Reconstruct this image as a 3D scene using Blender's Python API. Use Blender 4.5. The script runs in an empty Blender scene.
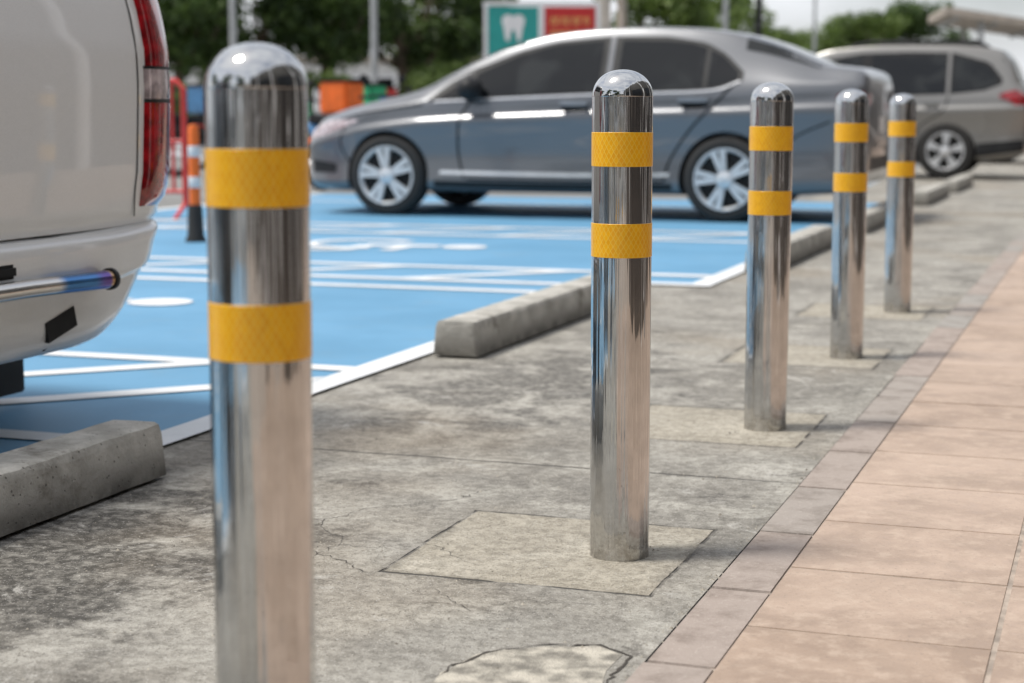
import bpy, bmesh, math, random
import numpy as np
from mathutils import Vector, Matrix
random.seed(4); R=math.radians; PI=math.pi
col=bpy.context.scene.collection
scene=bpy.context.scene
scene.view_settings.view_transform='Standard'; scene.view_settings.look='None'; scene.view_settings.exposure=0

# ------------------------------------------------ camera frame
CH=.845; F=1725.0; TH=R(7.56); YAW=R(19.4)
def ground(px,py,z=0.0):
    a=(py-341.5)/F; den=a*math.cos(TH)+math.sin(TH); t=(CH-z)/den
    D=t*(math.cos(TH)-a*math.sin(TH)); xc=(px-512)/F*t
    return Vector((xc*math.cos(YAW)-D*math.sin(YAW), xc*math.sin(YAW)+D*math.cos(YAW), z))
def far(px,D,z=0.0):
    xc=(px-512)/F*D
    return Vector((xc*math.cos(YAW)-D*math.sin(YAW), xc*math.sin(YAW)+D*math.cos(YAW), z))

# ------------------------------------------------ node helper
class G:
    def __init__(s,name):
        s.m=bpy.data.materials.new(name); s.m.use_nodes=True; s.t=s.m.node_tree
        s.b=s.t.nodes['Principled BSDF']; s.out=s.t.nodes['Material Output']
    def nd(s,ty,**k):
        n=s.t.nodes.new(ty)
        for a,b in k.items(): setattr(n,a,b)
        return n
    def put(s,sock,v):
        if isinstance(v,bpy.types.NodeSocket): s.t.links.new(v,sock)
        else:
            if isinstance(v,(tuple,list)) and len(v)==3 and sock.type=='RGBA': v=(*v,1)
            sock.default_value=v
    def ma(s,op,a,b=0.0,c=0.0):
        n=s.nd('ShaderNodeMath',operation=op); s.put(n.inputs[0],a); s.put(n.inputs[1],b); s.put(n.inputs[2],c); return n.outputs[0]
    def obj(s): return s.nd('ShaderNodeTexCoord').outputs['Object']
    def sep(s,v):
        n=s.nd('ShaderNodeSeparateXYZ'); s.put(n.inputs[0],v); return n.outputs
    def comb(s,x,y,z):
        n=s.nd('ShaderNodeCombineXYZ'); s.put(n.inputs[0],x); s.put(n.inputs[1],y); s.put(n.inputs[2],z); return n.outputs[0]
    def noise(s,v,sc,det=4,ro=.55,dist=0):
        n=s.nd('ShaderNodeTexNoise'); s.put(n.inputs['Vector'],v); n.inputs['Scale'].default_value=sc; n.inputs['Detail'].default_value=det
        n.inputs['Roughness'].default_value=ro; n.inputs['Distortion'].default_value=dist; return n.outputs['Fac']
    def vor(s,v,sc,feat='F1'):
        n=s.nd('ShaderNodeTexVoronoi',feature=feat); s.put(n.inputs['Vector'],v); n.inputs['Scale'].default_value=sc; return n
    def white(s,v):
        n=s.nd('ShaderNodeTexWhiteNoise'); s.put(n.inputs['Vector'],v); return n.outputs['Value']
    def mr(s,v,a,b,c=0.0,d=1.0):
        n=s.nd('ShaderNodeMapRange'); n.interpolation_type='SMOOTHSTEP'
        for i,x in enumerate((v,a,b,c,d)): s.put(n.inputs[i],x)
        return n.outputs[0]
    def mix(s,f,a,b,mode='MIX'):
        n=s.nd('ShaderNodeMix',data_type='RGBA',blend_type=mode); s.put(n.inputs[0],f); s.put(n.inputs[6],a); s.put(n.inputs[7],b); return n.outputs[2]
    def bump(s,h,st=.3,d=.01,nrm=None):
        n=s.nd('ShaderNodeBump'); n.inputs['Strength'].default_value=st; n.inputs['Distance'].default_value=d; s.put(n.inputs['Height'],h)
        if nrm: s.put(n.inputs['Normal'],nrm)
        return n.outputs[0]
    def set(s,**k):
        for a,b in k.items(): s.put(s.b.inputs[a.replace('_',' ')],b)
        return s.m
def simple(name,c,rough=.5,metal=0,var=.15,scale=8,coat=0,bump=0,spec=.5):
    g=G(name); o=g.obj(); n=g.noise(o,scale,5)
    lo=tuple(x*(1-var) for x in c); hi=tuple(min(1,x*(1+var)) for x in c)
    g.set(Base_Color=g.mix(g.mr(n,.3,.7),lo,hi),Roughness=g.mr(n,.2,.8,max(.02,rough*.85),min(1,rough*1.15)),Metallic=metal,Coat_Weight=coat)
    g.b.inputs['Coat Roughness'].default_value=.03
    g.b.inputs['Specular IOR Level'].default_value=spec
    if bump: g.set(Normal=g.bump(g.noise(o,scale*8,6),bump,.005))
    return g.m

# ------------------------------------------------ materials
BX=-.88; BY0=1.70; SP=1.43
def m_concrete():
    g=G('old_concrete'); o=g.obj(); x,y,z=g.sep(o)[:3]
    n1=g.noise(o,1.3,6,.62,.3); n2=g.noise(o,5,7,.65,.6); n3=g.noise(o,38,5,.7); n4=g.noise(o,170,3,.7)
    c=g.mix(g.mr(n1,.38,.62),(.235,.220,.193),(.385,.365,.325))
    c=g.mix(g.mr(n2,.44,.66),c,(.455,.435,.39))
    sx=g.ma('SUBTRACT',x,-1.9); sy=g.ma('SUBTRACT',y,2.75)
    d=g.ma('SQRT',g.ma('ADD',g.ma('MULTIPLY',sx,sx),g.ma('MULTIPLY',g.ma('MULTIPLY',sy,sy),.35)))
    blob=g.mr(g.ma('ADD',d,g.ma('MULTIPLY',g.ma('SUBTRACT',n2,.5),2.0)),.14,.52,.95,0)
    sx2=g.ma('SUBTRACT',x,-1.72); sy2=g.ma('SUBTRACT',y,5.0)
    d2=g.ma('SQRT',g.ma('ADD',g.ma('MULTIPLY',sx2,sx2),g.ma('MULTIPLY',g.ma('MULTIPLY',sy2,sy2),.2)))
    blob2=g.mr(g.ma('ADD',d2,g.ma('MULTIPLY',g.ma('SUBTRACT',n2,.5),2.2)),.10,.43,.75,0)
    st=g.mr(g.noise(o,2.3,8,.74,1.1),.54,.66)
    st=g.ma('MULTIPLY',st,.72)
    st=g.ma('MAXIMUM',st,g.ma('MAXIMUM',blob,blob2))
    st=g.ma('MULTIPLY',st,g.mr(n3,.3,.6,.25,1))
    c=g.mix(st,c,(.070,.064,.055))
    c=g.mix(g.mr(g.noise(o,.9,3),.49,.68,0,.42),c,(.27,.215,.15))
    c=g.mix(g.ma('MULTIPLY',g.mr(g.noise(o,3.1,9,.78,1.4),.57,.65,0,.8),g.mr(n3,.35,.6,.45,1)),c,(.60,.58,.54))
    wob=g.ma('MULTIPLY',g.ma('SUBTRACT',g.noise(o,5,4),.5),.02)
    yy=g.ma('ADD',y,wob); xx=g.ma('ADD',x,g.ma('MULTIPLY',g.ma('SUBTRACT',g.noise(o,6,4,.6),.5),.018))
    ly=g.ma('SUBTRACT',g.ma('MODULO',g.ma('ADD',g.ma('SUBTRACT',yy,BY0-.02),SP/2+SP*4),SP),SP/2)
    dx=g.ma('ABSOLUTE',g.ma('SUBTRACT',xx,-1.005)); dy=g.ma('ABSOLUTE',ly)
    sd=g.ma('SUBTRACT',g.ma('MAXIMUM',dx,dy),.258)
    lim=g.ma('MULTIPLY',g.ma('LESS_THAN',y,8.3),g.ma('GREATER_THAN',y,.5))
    ins=g.ma('MULTIPLY',g.mr(sd,-.004,.0,1,0),lim)
    sand=g.mix(g.mr(n2,.35,.7),(.40,.36,.29),(.50,.46,.385))
    c=g.mix(g.ma('MULTIPLY',ins,g.mr(n1,.3,.6,.75,.97)),c,sand)
    edge=g.ma('MULTIPLY',g.mr(g.ma('ABSOLUTE',sd),.001,.0052,1,0),lim)
    edge=g.ma('MULTIPLY',edge,g.mr(g.noise(o,8,5),.42,.56,.08,.9))
    halo=g.ma('MULTIPLY',g.mr(g.ma('ABSOLUTE',sd),.0,.035,.5,0),g.ma('MULTIPLY',lim,g.mr(n2,.4,.6)))
    jy=g.ma('ABSOLUTE',g.ma('SUBTRACT',g.ma('MODULO',g.ma('ADD',g.ma('SUBTRACT',yy,3.87),1.43+2.86*4),2.86),1.43))
    joint=g.mr(jy,.002,.006,1,0)
    joint=g.ma('MULTIPLY',joint,g.mr(g.noise(o,3,3),.38,.5,.4,1))
    dis=g.nd('ShaderNodeVectorMath',operation='ADD'); g.put(dis.inputs[0],o)
    nn=g.nd('ShaderNodeTexNoise'); g.put(nn.inputs['Vector'],o); nn.inputs['Scale'].default_value=4; nn.inputs['Detail'].default_value=6
    sc=g.nd('ShaderNodeVectorMath',operation='SCALE'); g.put(sc.inputs[0],nn.outputs['Color']); sc.inputs['Scale'].default_value=.5; g.put(dis.inputs[1],sc.outputs[0])
    v=g.vor(dis.outputs[0],1.15,'DISTANCE_TO_EDGE')
    cr=g.ma('MULTIPLY',g.mr(v.outputs['Distance'],.0006,.0035,1,0),g.mr(g.noise(o,1.1,2),.52,.58))
    cr=g.ma('MULTIPLY',cr,.5)
    dark=g.ma('MAXIMUM',g.ma('MAXIMUM',edge,joint),cr)
    c=g.mix(halo,c,(.12,.108,.09))
    c=g.mix(g.mr(n3,.40,.62,.0,.55),c,g.mix(1,c,(.45,.44,.42),'MULTIPLY'))
    c=g.mix(g.mr(n4,.53,.70,0,.8),c,g.mix(1,c,(.34,.32,.30),'MULTIPLY'))
    c=g.mix(g.mr(g.noise(o,210,2),.62,.72,0,.6),c,(.66,.64,.60))
    c=g.mix(g.ma('MULTIPLY',dark,.85),c,(.035,.032,.028))
    h=g.ma('ADD',g.ma('MULTIPLY',n3,.7),g.ma('MULTIPLY',n4,.4)); h=g.ma('ADD',h,g.ma('MULTIPLY',n2,1.8)); h=g.ma('SUBTRACT',h,g.ma('MULTIPLY',dark,1.4))
    return g.set(Base_Color=c,Roughness=g.mr(n2,.3,.7,.72,.95),Normal=g.bump(h,.95,.008))
M={}
M['concrete']=m_concrete()
def m_stop():
    g=G('stop_concrete'); o=g.obj(); n=g.noise(o,9,7,.65); n3=g.noise(o,60,4,.7); z=g.sep(o)[2]
    c=g.mix(g.mr(n,.35,.65),(.34,.325,.29),(.52,.50,.455))
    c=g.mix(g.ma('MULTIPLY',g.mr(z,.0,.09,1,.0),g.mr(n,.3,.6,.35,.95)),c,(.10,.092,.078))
    c=g.mix(g.mr(g.noise(o,4,8,.75),.54,.68,0,.75),c,(.14,.125,.10))
    p=g.vor(o,70).outputs['Distance']; pit=g.ma('MULTIPLY',g.mr(p,.12,.25,1,0),g.mr(g.noise(o,30,2),.5,.6))
    c=g.mix(g.ma('MULTIPLY',pit,.6),c,(.06,.055,.05))
    return g.set(Base_Color=c,Roughness=.9,Normal=g.bump(g.ma('SUBTRACT',g.ma('ADD',n,n3),pit),.6,.006))
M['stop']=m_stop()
def m_asphalt():
    g=G('asphalt'); o=g.obj(); n=g.noise(o,.5,6,.6); n2=g.noise(o,90,3,.7)
    c=g.mix(g.mr(n,.3,.7),(.18,.177,.17),(.28,.275,.262)); c=g.mix(g.mr(n2,.4,.7,0,.5),c,(.08,.08,.078))
    return g.set(Base_Color=c,Roughness=.9,Normal=g.bump(n2,.4,.004))
M['asphalt']=m_asphalt()
def m_paint(name,c0,c1,wearcol,w0,w1):
    g=G(name); o=g.obj(); n=g.noise(o,1.4,6,.6,.4); n2=g.noise(o,14,7,.7); n3=g.noise(o,110,3,.7)
    c=g.mix(g.mr(n,.3,.7),c0,c1)
    c=g.mix(g.mr(g.noise(o,3,7,.7,.5),.52,.7,0,.25),c,wearcol)
    c=g.mix(g.mr(n2,w0,w1,0,.8),c,wearcol)
    c=g.mix(g.mr(n3,.55,.75,0,.3),c,g.mix(1,c,(.55,.55,.55),'MULTIPLY'))
    return g.set(Base_Color=c,Roughness=.65,Normal=g.bump(g.ma('ADD',n3,n2),.25,.003))
M['blue']=m_paint('blue_paint',(.095,.265,.43),(.125,.315,.50),(.18,.27,.34),.62,.80)
M['white']=m_paint('white_paint',(.66,.68,.69),(.78,.79,.80),(.35,.38,.40),.60,.74)
TS=.392; TY0=2.714-TS*9
def m_tile():
    g=G('peach_tile'); o=g.obj(); x,y,z=g.sep(o)[:3]
    cell=g.comb(g.ma('FLOOR',g.ma('DIVIDE',g.ma('SUBTRACT',x,-.548),TS)),g.ma('FLOOR',g.ma('DIVIDE',g.ma('SUBTRACT',y,TY0),TS)),0)
    w=g.white(cell); n=g.noise(o,3.2,7,.65,.8); n2=g.noise(o,24,6,.7); n3=g.noise(o,150,3)
    c=g.mix(w,(.405,.298,.225),(.495,.375,.295))
    c=g.mix(g.mr(n,.38,.62),g.mix(1,c,(.78,.765,.755),'MULTIPLY'),c)
    c=g.mix(g.mr(n2,.45,.68,0,.5),c,(.56,.45,.365))
    c=g.mix(g.mr(g.noise(o,1.7,8,.72,.8),.53,.68,0,.42),c,(.28,.21,.16))
    c=g.mix(g.mr(g.noise(o,9,7,.75,.5),.56,.68,0,.38),c,(.31,.235,.185))
    c=g.mix(g.mr(n3,.58,.72,0,.45),c,(.24,.185,.15))
    return g.set(Base_Color=c,Roughness=g.mr(n2,.3,.7,.5,.75),Normal=g.bump(g.ma('ADD',n2,g.ma('MULTIPLY',n3,.4)),.4,.004))
M['tile']=m_tile()
M['grout']=simple('grout',(.36,.30,.25),.9,bump=.4,scale=20,var=.3)
def m_border():
    g=G('border_stone'); o=g.obj(); x,y,z=g.sep(o)[:3]
    w=g.white(g.comb(g.ma('FLOOR',g.ma('DIVIDE',g.ma('ADD',y,1.04),.44)),3,1)); n=g.noise(o,10,7,.68); n3=g.noise(o,120,3,.7)
    c=g.mix(w,(.33,.295,.265),(.38,.305,.265)); c=g.mix(g.mr(w,.7,.8),c,(.33,.31,.285))
    c=g.mix(g.mr(n,.42,.7),c,g.mix(1,c,(.66,.64,.62),'MULTIPLY')); c=g.mix(g.mr(n3,.5,.75,0,.4),c,(.50,.44,.39))
    return g.set(Base_Color=c,Roughness=.85,Normal=g.bump(g.ma('ADD',n,g.ma('MULTIPLY',n3,.5)),.6,.006))
M['border']=m_border()
def m_steel(name,ro,an,f,wav):
    g=G(name); o=g.obj(); x,y,z=g.sep(o)[:3]
    n2=g.noise(o,12,5,.6)
    dirt=g.ma('MULTIPLY',g.mr(z,.0,.10,1,0),g.mr(g.noise(o,40,6,.7),.35,.7,.1,.8))
    spots=g.mr(g.noise(o,90,4,.8),.68,.78,0,.35)
    c=g.mix(g.mr(n2,.3,.7),(.55,.555,.555),(.64,.645,.64))
    c=g.mix(g.ma('MAXIMUM',dirt,spots),c,(.27,.235,.19))
    t=g.nd('ShaderNodeTangent',direction_type='RADIAL',axis='Z')
    g.set(Base_Color=c,Metallic=1.0,Roughness=g.ma('ADD',ro,g.ma('MULTIPLY',dirt,.2)),Tangent=t.outputs[0])
    g.b.inputs['Anisotropic'].default_value=an; g.b.inputs['Anisotropic Rotation'].default_value=.25
    p2=g.nd('ShaderNodeBsdfPrincipled'); g.put(p2.inputs['Base Color'],c); p2.inputs['Metallic'].default_value=1; p2.inputs['Roughness'].default_value=.03
    wv=g.noise(g.comb(g.ma('MULTIPLY',x,42),g.ma('MULTIPLY',y,42),g.ma('MULTIPLY',z,.7)),1,3,.5)
    nb=g.bump(wv,wav,.007); g.put(p2.inputs['Normal'],nb); g.set(Normal=nb)
    mx=g.nd('ShaderNodeMixShader'); mx.inputs[0].default_value=f
    g.t.links.new(g.b.outputs[0],mx.inputs[1]); g.t.links.new(p2.outputs[0],mx.inputs[2]); g.t.links.new(mx.outputs[0],g.out.inputs[0])
    return g.m
M['steel']=m_steel('polished_steel',.20,1.0,.65,1.0)
M['cap']=m_steel('polished_cap',.12,.3,.7,.15)
def m_band():
    g=G('reflective_tape'); o=g.obj(); x,y,z=g.sep(o)[:3]
    ang=g.ma('MULTIPLY',g.ma('ARCTAN2',y,x),.0565)
    k=.6; fr=330
    u1=g.ma('MULTIPLY',g.ma('ADD',ang,g.ma('MULTIPLY',z,k)),fr); u2=g.ma('MULTIPLY',g.ma('SUBTRACT',ang,g.ma('MULTIPLY',z,k)),fr)
    gx=g.ma('ABSOLUTE',g.ma('SINE',u1)); gy=g.ma('ABSOLUTE',g.ma('SINE',u2))
    pat=g.ma('MINIMUM',gx,gy); ln=g.mr(pat,.05,.40,1,0)
    cellv=g.white(g.comb(g.ma('FLOOR',g.ma('DIVIDE',u1,PI)),g.ma('FLOOR',g.ma('DIVIDE',u2,PI)),0))
    c=g.mix(cellv,(.93,.42,.002),(1.0,.50,.004))
    c=g.mix(g.ma('MULTIPLY',ln,.7),c,(1.0,.70,.09))
    big=g.mr(g.ma('ABSOLUTE',g.ma('SINE',g.ma('MULTIPLY',ang,105))),.0,.08,.25,0)
    c=g.mix(big,c,(.80,.34,.005))
    c=g.mix(g.mr(g.noise(o,25,6,.7),.66,.78,0,.18),c,(.55,.27,.02))
    g.set(Base_Color=c,Roughness=.35,Normal=g.bump(ln,.3,.0008)); g.b.inputs['Coat Weight'].default_value=.25
    return g.m
M['band']=m_band()
def m_car(name,c,metal=.6,coat=1,ro=.35,dc=(.18,.168,.15)):
    g=G(name); o=g.obj(); fl=g.vor(o,900).outputs['Color']; n=g.noise(o,3,5)
    s=g.sep(fl)[0]
    cc=g.mix(g.ma('MULTIPLY',s,.5),c,tuple(min(1,k*1.35) for k in c))
    z=g.sep(o)[2]
    dust=g.ma('MULTIPLY',g.mr(z,.2,.75,1,0),g.mr(n,.3,.7,.15,.5)); cc=g.mix(dust,cc,dc)
    g.set(Base_Color=cc,Metallic=metal,Roughness=ro,Coat_Weight=coat); g.b.inputs['Coat Roughness'].default_value=.03
    return g.m
M['grey_car']=m_car('gunmetal_paint',(.145,.15,.16),.4,.8,.28,(.16,.158,.155))
M['bronze_car']=m_car('bronze_paint',(.235,.228,.215),.4,.8,.3,(.22,.21,.19))
M['white_car']=m_car('white_car_paint',(.76,.77,.765),.0,1,.4,(.55,.54,.50))
M['dark_car']=m_car('dark_paint',(.03,.032,.036))
def m_glass():
    g=G('tinted_glass'); o=g.obj(); n=g.noise(o,2.2,3,.5,.5)
    c=g.mix(g.mr(n,.45,.62),(.004,.005,.006),(.020,.022,.022))
    g.set(Base_Color=c,Roughness=.03,Normal=g.bump(g.noise(o,1.3,2),.12,.05)); g.b.inputs['Specular IOR Level'].default_value=.5
    return g.m
M['glass']=m_glass()
M['black']=simple('black_plastic',(.016,.016,.017),.5,bump=.1,spec=.3)
M['liner']=simple('dark_liner',(.012,.012,.012),.9)
M['rubber']=simple('tyre_rubber',(.028,.027,.026),.85,bump=.2,scale=20)
M['seam']=simple('panel_gap',(.006,.006,.006),.9,spec=.05)
M['alloy']=simple('alloy_silver',(.74,.75,.76),.32,.5,var=.08)
M['handle']=simple('handle_paint',(.30,.31,.33),.3,.4,coat=.6)
M['chrome']=simple('chrome_trim',(.85,.85,.85),.2,.6,var=.05)
M['red_lamp']=simple('red_lamp_lens',(.30,.006,.010),.07,coat=1,var=.6,scale=22)
M['clear_lamp']=simple('clear_lamp_lens',(.58,.48,.48),.1,.3,coat=1,var=.4,scale=30)
M['orange']=simple('orange_plastic',(.85,.16,.02),.5)
M['reflect_white']=simple('white_sleeve',(.7,.7,.7),.5)
M['red_paint']=simple('red_enamel',(.60,.04,.035),.4)
M['teal']=simple('teal_panel',(.02,.33,.30),.4,var=.06)
M['teal_bike']=simple('blue_bike_paint',(.03,.16,.35),.3,coat=.6)
M['sign_red']=simple('red_panel',(.55,.022,.022),.4,var=.06)
M['gold']=simple('gold_lettering',(.80,.55,.18),.4)
M['sign_white']=simple('white_panel',(.8,.8,.8),.4,var=.05)
M['pole']=simple('galvanised_pole',(.42,.43,.43),.45,.5)
M['cream']=simple('cream_render',(.55,.50,.43),.85,bump=.2,scale=3)
M['wall']=simple('pale_wall',(.60,.59,.57),.85,bump=.2,scale=2)
M['shopwall']=simple('dark_reflection_wall',(.055,.05,.045),.7,bump=.2,scale=2)  # wall of the unseen shop facade, dark to put dark streaks in the steel
M['shopglass']=simple('shop_glass',(.012,.013,.015),.25,var=.3,scale=1,spec=.3)
M['roof']=simple('beige_roof',(.42,.36,.30),.7,var=.2,scale=2)
M['bark']=simple('bark',(.14,.105,.075),.95,var=.35,scale=6,bump=.7)
M['pebble']=simple('pebble_grit',(.34,.31,.26),.9,var=.6,scale=9)
M['green_plastic']=simple('green_plastic',(.02,.36,.16),.4)
M['crackm']=simple('crack_shadow',(.06,.052,.044),.95)
M['chip']=simple('fresh_mortar',(.40,.37,.315),.92,var=.5,scale=26,bump=1)
def m_leaf(name,a,b):
    g=G(name); o=g.obj(); ge=g.nd('ShaderNodeNewGeometry'); n=g.noise(o,.9,3)
    c=g.mix(ge.outputs['Random Per Island'],a,b); c=g.mix(g.mr(n,.35,.65),g.mix(1,c,(.5,.55,.5),'MULTIPLY'),c)
    g.set(Base_Color=c,Roughness=.55)
    tr=g.nd('ShaderNodeBsdfTranslucent'); g.put(tr.inputs[0],c); mx=g.nd('ShaderNodeMixShader'); mx.inputs[0].default_value=.4
    g.t.links.new(g.b.outputs[0],mx.inputs[1]); g.t.links.new(tr.outputs[0],mx.inputs[2]); g.t.links.new(mx.outputs[0],g.out.inputs[0]); return g.m
M['leaf_d']=m_leaf('dark_foliage',(.045,.09,.02),(.13,.20,.045))
M['leaf_l']=m_leaf('light_foliage',(.09,.15,.025),(.22,.30,.07))
def m_pipe():
    g=G('burnt_pipe'); o=g.obj(); y=g.sep(o)[1]
    c=g.mix(g.mr(y,.10,.15),(.70,.68,.65),(.06,.20,.46)); c=g.mix(g.mr(y,.26,.32),c,(.14,.08,.32)); c=g.mix(g.mr(y,.335,.35),c,(.45,.28,.15))
    return g.set(Base_Color=c,Metallic=1.0,Roughness=.2)
M['pipe']=m_pipe()

# ------------------------------------------------ mesh helpers
def mk(name,verts,faces,mat,parent=None,smooth=35):
    me=bpy.data.meshes.new(name); me.from_pydata([tuple(v) for v in verts],[],faces); me.update()
    if mat: me.materials.append(mat)
    if smooth:
        me.shade_smooth(); me.set_sharp_from_angle(angle=R(smooth))
    o=bpy.data.objects.new(name,me); col.objects.link(o)
    if parent: o.parent=parent
    return o
def fixn(o):
    bm=bmesh.new(); bm.from_mesh(o.data); bmesh.ops.recalc_face_normals(bm,faces=bm.faces); bm.to_mesh(o.data); bm.free(); return o
class MB:
    def __init__(s): s.v=[]; s.f=[]
    def add(s,v,f):
        k=len(s.v); s.v+= [tuple(p) for p in v]; s.f+=[tuple(i+k for i in q) for q in f]; return s
    def box(s,c,d,rot=None,bev=0,taper=1):
        bm=bmesh.new(); bmesh.ops.create_cube(bm,size=1)
        for v in bm.verts:
            t=taper if v.co.z>0 else 1
            v.co=Vector((v.co.x*d[0]*t,v.co.y*d[1]*t,v.co.z*d[2]))
        if bev: bmesh.ops.bevel(bm,geom=bm.edges[:],offset=bev,segments=2,affect='EDGES')
        M_=Matrix.Translation(c)@(rot.to_4x4() if rot else Matrix.Identity(4))
        bm.verts.ensure_lookup_table()
        s.add([M_@v.co for v in bm.verts],[[v.index for v in f.verts] for f in bm.faces]); bm.free(); return s
    def tube(s,pts,r,n=10,cap=True):
        pts=[Vector(p) for p in pts]; rs=r if isinstance(r,(list,tuple)) else [r]*len(pts)
        vs=[];fs=[]; up=None
        for i,p in enumerate(pts):
            d=(pts[min(i+1,len(pts)-1)]-pts[max(i-1,0)]).normalized()
            if up is None: up=d.orthogonal().normalized()
            up=(up-d*up.dot(d)).normalized(); w=d.cross(up)
            for k in range(n):
                a=2*PI*k/n; vs.append(p+(up*math.cos(a)+w*math.sin(a))*rs[i])
        for i in range(len(pts)-1):
            for k in range(n): fs.append((i*n+k,i*n+(k+1)%n,(i+1)*n+(k+1)%n,(i+1)*n+k))
        if cap: fs.append(tuple(range(n))[::-1]); fs.append(tuple((len(pts)-1)*n+k for k in range(n)))
        return s.add(vs,fs)
    def lathe(s,prof,n=48,axis='z',c=(0,0,0),closed=False):
        vs=[];fs=[]; m=len(prof)
        for k in range(n):
            a=2*PI*k/n
            for r,h in prof:
                if axis=='z': p=(r*math.cos(a),r*math.sin(a),h)
                else: p=(r*math.cos(a),h,r*math.sin(a))
                vs.append((p[0]+c[0],p[1]+c[1],p[2]+c[2]))
        for k in range(n):
            for i in range(m-1+(1 if closed else 0)):
                j=(i+1)%m; k2=(k+1)%n
                fs.append((k*m+i,k2*m+i,k2*m+j,k*m+j))
        return s.add(vs,fs)
    def ell(s,c,d,u=16,v=10,rot=None):
        bm=bmesh.new(); bmesh.ops.create_uvsphere(bm,u_segments=u,v_segments=v,radius=1)
        bm.verts.ensure_lookup_table(); out=[]
        for x in bm.verts:
            q=Vector((x.co.x*d[0],x.co.y*d[1],x.co.z*d[2]))
            if rot: q=rot@q
            out.append(q+Vector(c))
        s.add(out,[[q.index for q in f.verts] for f in bm.faces]); bm.free(); return s
    def build(s,name,mat,parent=None,smooth=35,fix=True):
        o=mk(name,s.v,s.f,mat,parent,smooth)
        if fix:
            bm=bmesh.new(); bm.from_mesh(o.data); bmesh.ops.remove_doubles(bm,verts=bm.verts,dist=1e-5); bmesh.ops.recalc_face_normals(bm,faces=bm.faces); bm.to_mesh(o.data); bm.free()
            if smooth: o.data.set_sharp_from_angle(angle=R(smooth))
        return o
def thing(name,label,cat,loc=(0,0,0),rz=0,group=None):
    o=bpy.data.objects.new(name,None); col.objects.link(o); o.location=loc; o.rotation_euler=(0,0,rz)
    o['label']=label; o['category']=cat
    if group: o['group']=group
    return o
def tag(o,label,cat,group=None):
    o['label']=label; o['category']=cat
    if group: o['group']=group
    return o
def struct(o): o['kind']='structure'; return o
def dup(root,loc,rz,label,group=None):
    r=root.copy(); col.objects.link(r); r.location=loc; r.rotation_euler=(0,0,rz); r['label']=label
    if group: r['group']=group
    for ch in list(root.children):
        c=ch.copy(); col.objects.link(c); c.parent=r
        for g_ in list(ch.children):
            d=g_.copy(); col.objects.link(d); d.parent=c
    return r

# ------------------------------------------------ setting
def sheet(name,pts,z,mat,n=1):
    return mk(name,[(p[0],p[1],z) for p in pts],[tuple(range(len(pts)))],mat,smooth=0)
struct(sheet('ground',[(-400,-400),(400,-400),(400,600),(-400,600)],0,M['asphalt']))
struct(sheet('concrete_strip',[(-2.9,-8),(-.663,-8),(-.663,60),(-2.9,60)],.004,M['concrete']))
YB=16.3
struct(sheet('parking_surface',[(-7.9,-6),(-2.33,-6),(-2.33,8.2),(-1.93,8.2),(-1.93,YB),(-7.9,YB)],.009,M['blue']))
def rect(mb,x0,x1,y0,y1,z): mb.add([(x0,y0,z),(x1,y0,z),(x1,y1,z),(x0,y1,z)],[(0,1,2,3)])
def strip(mb,pts,w,z):
    pts=[Vector((p[0],p[1])) for p in pts]; vs=[];fs=[]
    for i,p in enumerate(pts):
        d=(pts[min(i+1,len(pts)-1)]-pts[max(i-1,0)]).normalized(); nn=Vector((-d.y,d.x))*(w[i] if isinstance(w,list) else w)/2
        vs+=[(p.x+nn.x,p.y+nn.y,z),(p.x-nn.x,p.y-nn.y,z)]
    for i in range(len(pts)-1): fs.append((2*i,2*i+1,2*i+3,2*i+2))
    mb.add(vs,fs)
wm=MB(); ZW=.013
rect(wm,-2.36,-2.25,-6,8.15,ZW); rect(wm,-2.36,-1.86,8.151,8.26,ZW); rect(wm,-1.97,-1.86,8.262,YB,ZW)
def aisle(ya,yb,x1,x0=-7.8,lw=.10,step=.62,first=.35):
    rect(wm,x0,x1,ya-lw/2,ya+lw/2,ZW); rect(wm,x0,x1,yb-lw/2,yb+lw/2,ZW)
    w=yb-ya-lw-.004; x=x1-first; s=.07
    while x-w-2*s>x0:
        wm.add([(x,yb-lw/2-.002,ZW),(x-s*2,yb-lw/2-.002,ZW),(x-s*2-w,ya+lw/2+.002,ZW),(x-w,ya+lw/2+.002,ZW)],[(0,1,2,3)]); x-=step
aisle(3.75,5.10,-2.362,first=.47,step=.72)
yl=3.802
wm.add([(-2.364,4.92,ZW),(-2.364,4.78,ZW),(-2.364-(4.78-yl),yl,ZW),(-2.364-(4.92-yl),yl,ZW)],[(0,1,2,3)])
rect(wm,-7.8,-2.362,7.57,7.67,ZW)
aisle(8.02,8.72,-2.362,step=.95)
rect(wm,-2.36,-1.972,8.60,8.72,ZW)
aisle(11.05,11.86,-1.972,step=.9)
rect(wm,-7.8,-1.972,14.9,15.0,ZW); rect(wm,-7.92,-7.802,-6,YB,ZW)
rect(wm,-7.8,-2.362,1.2,1.3,ZW)
struct(wm.build('bay_markings',M['white'],smooth=0,fix=False))
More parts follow.
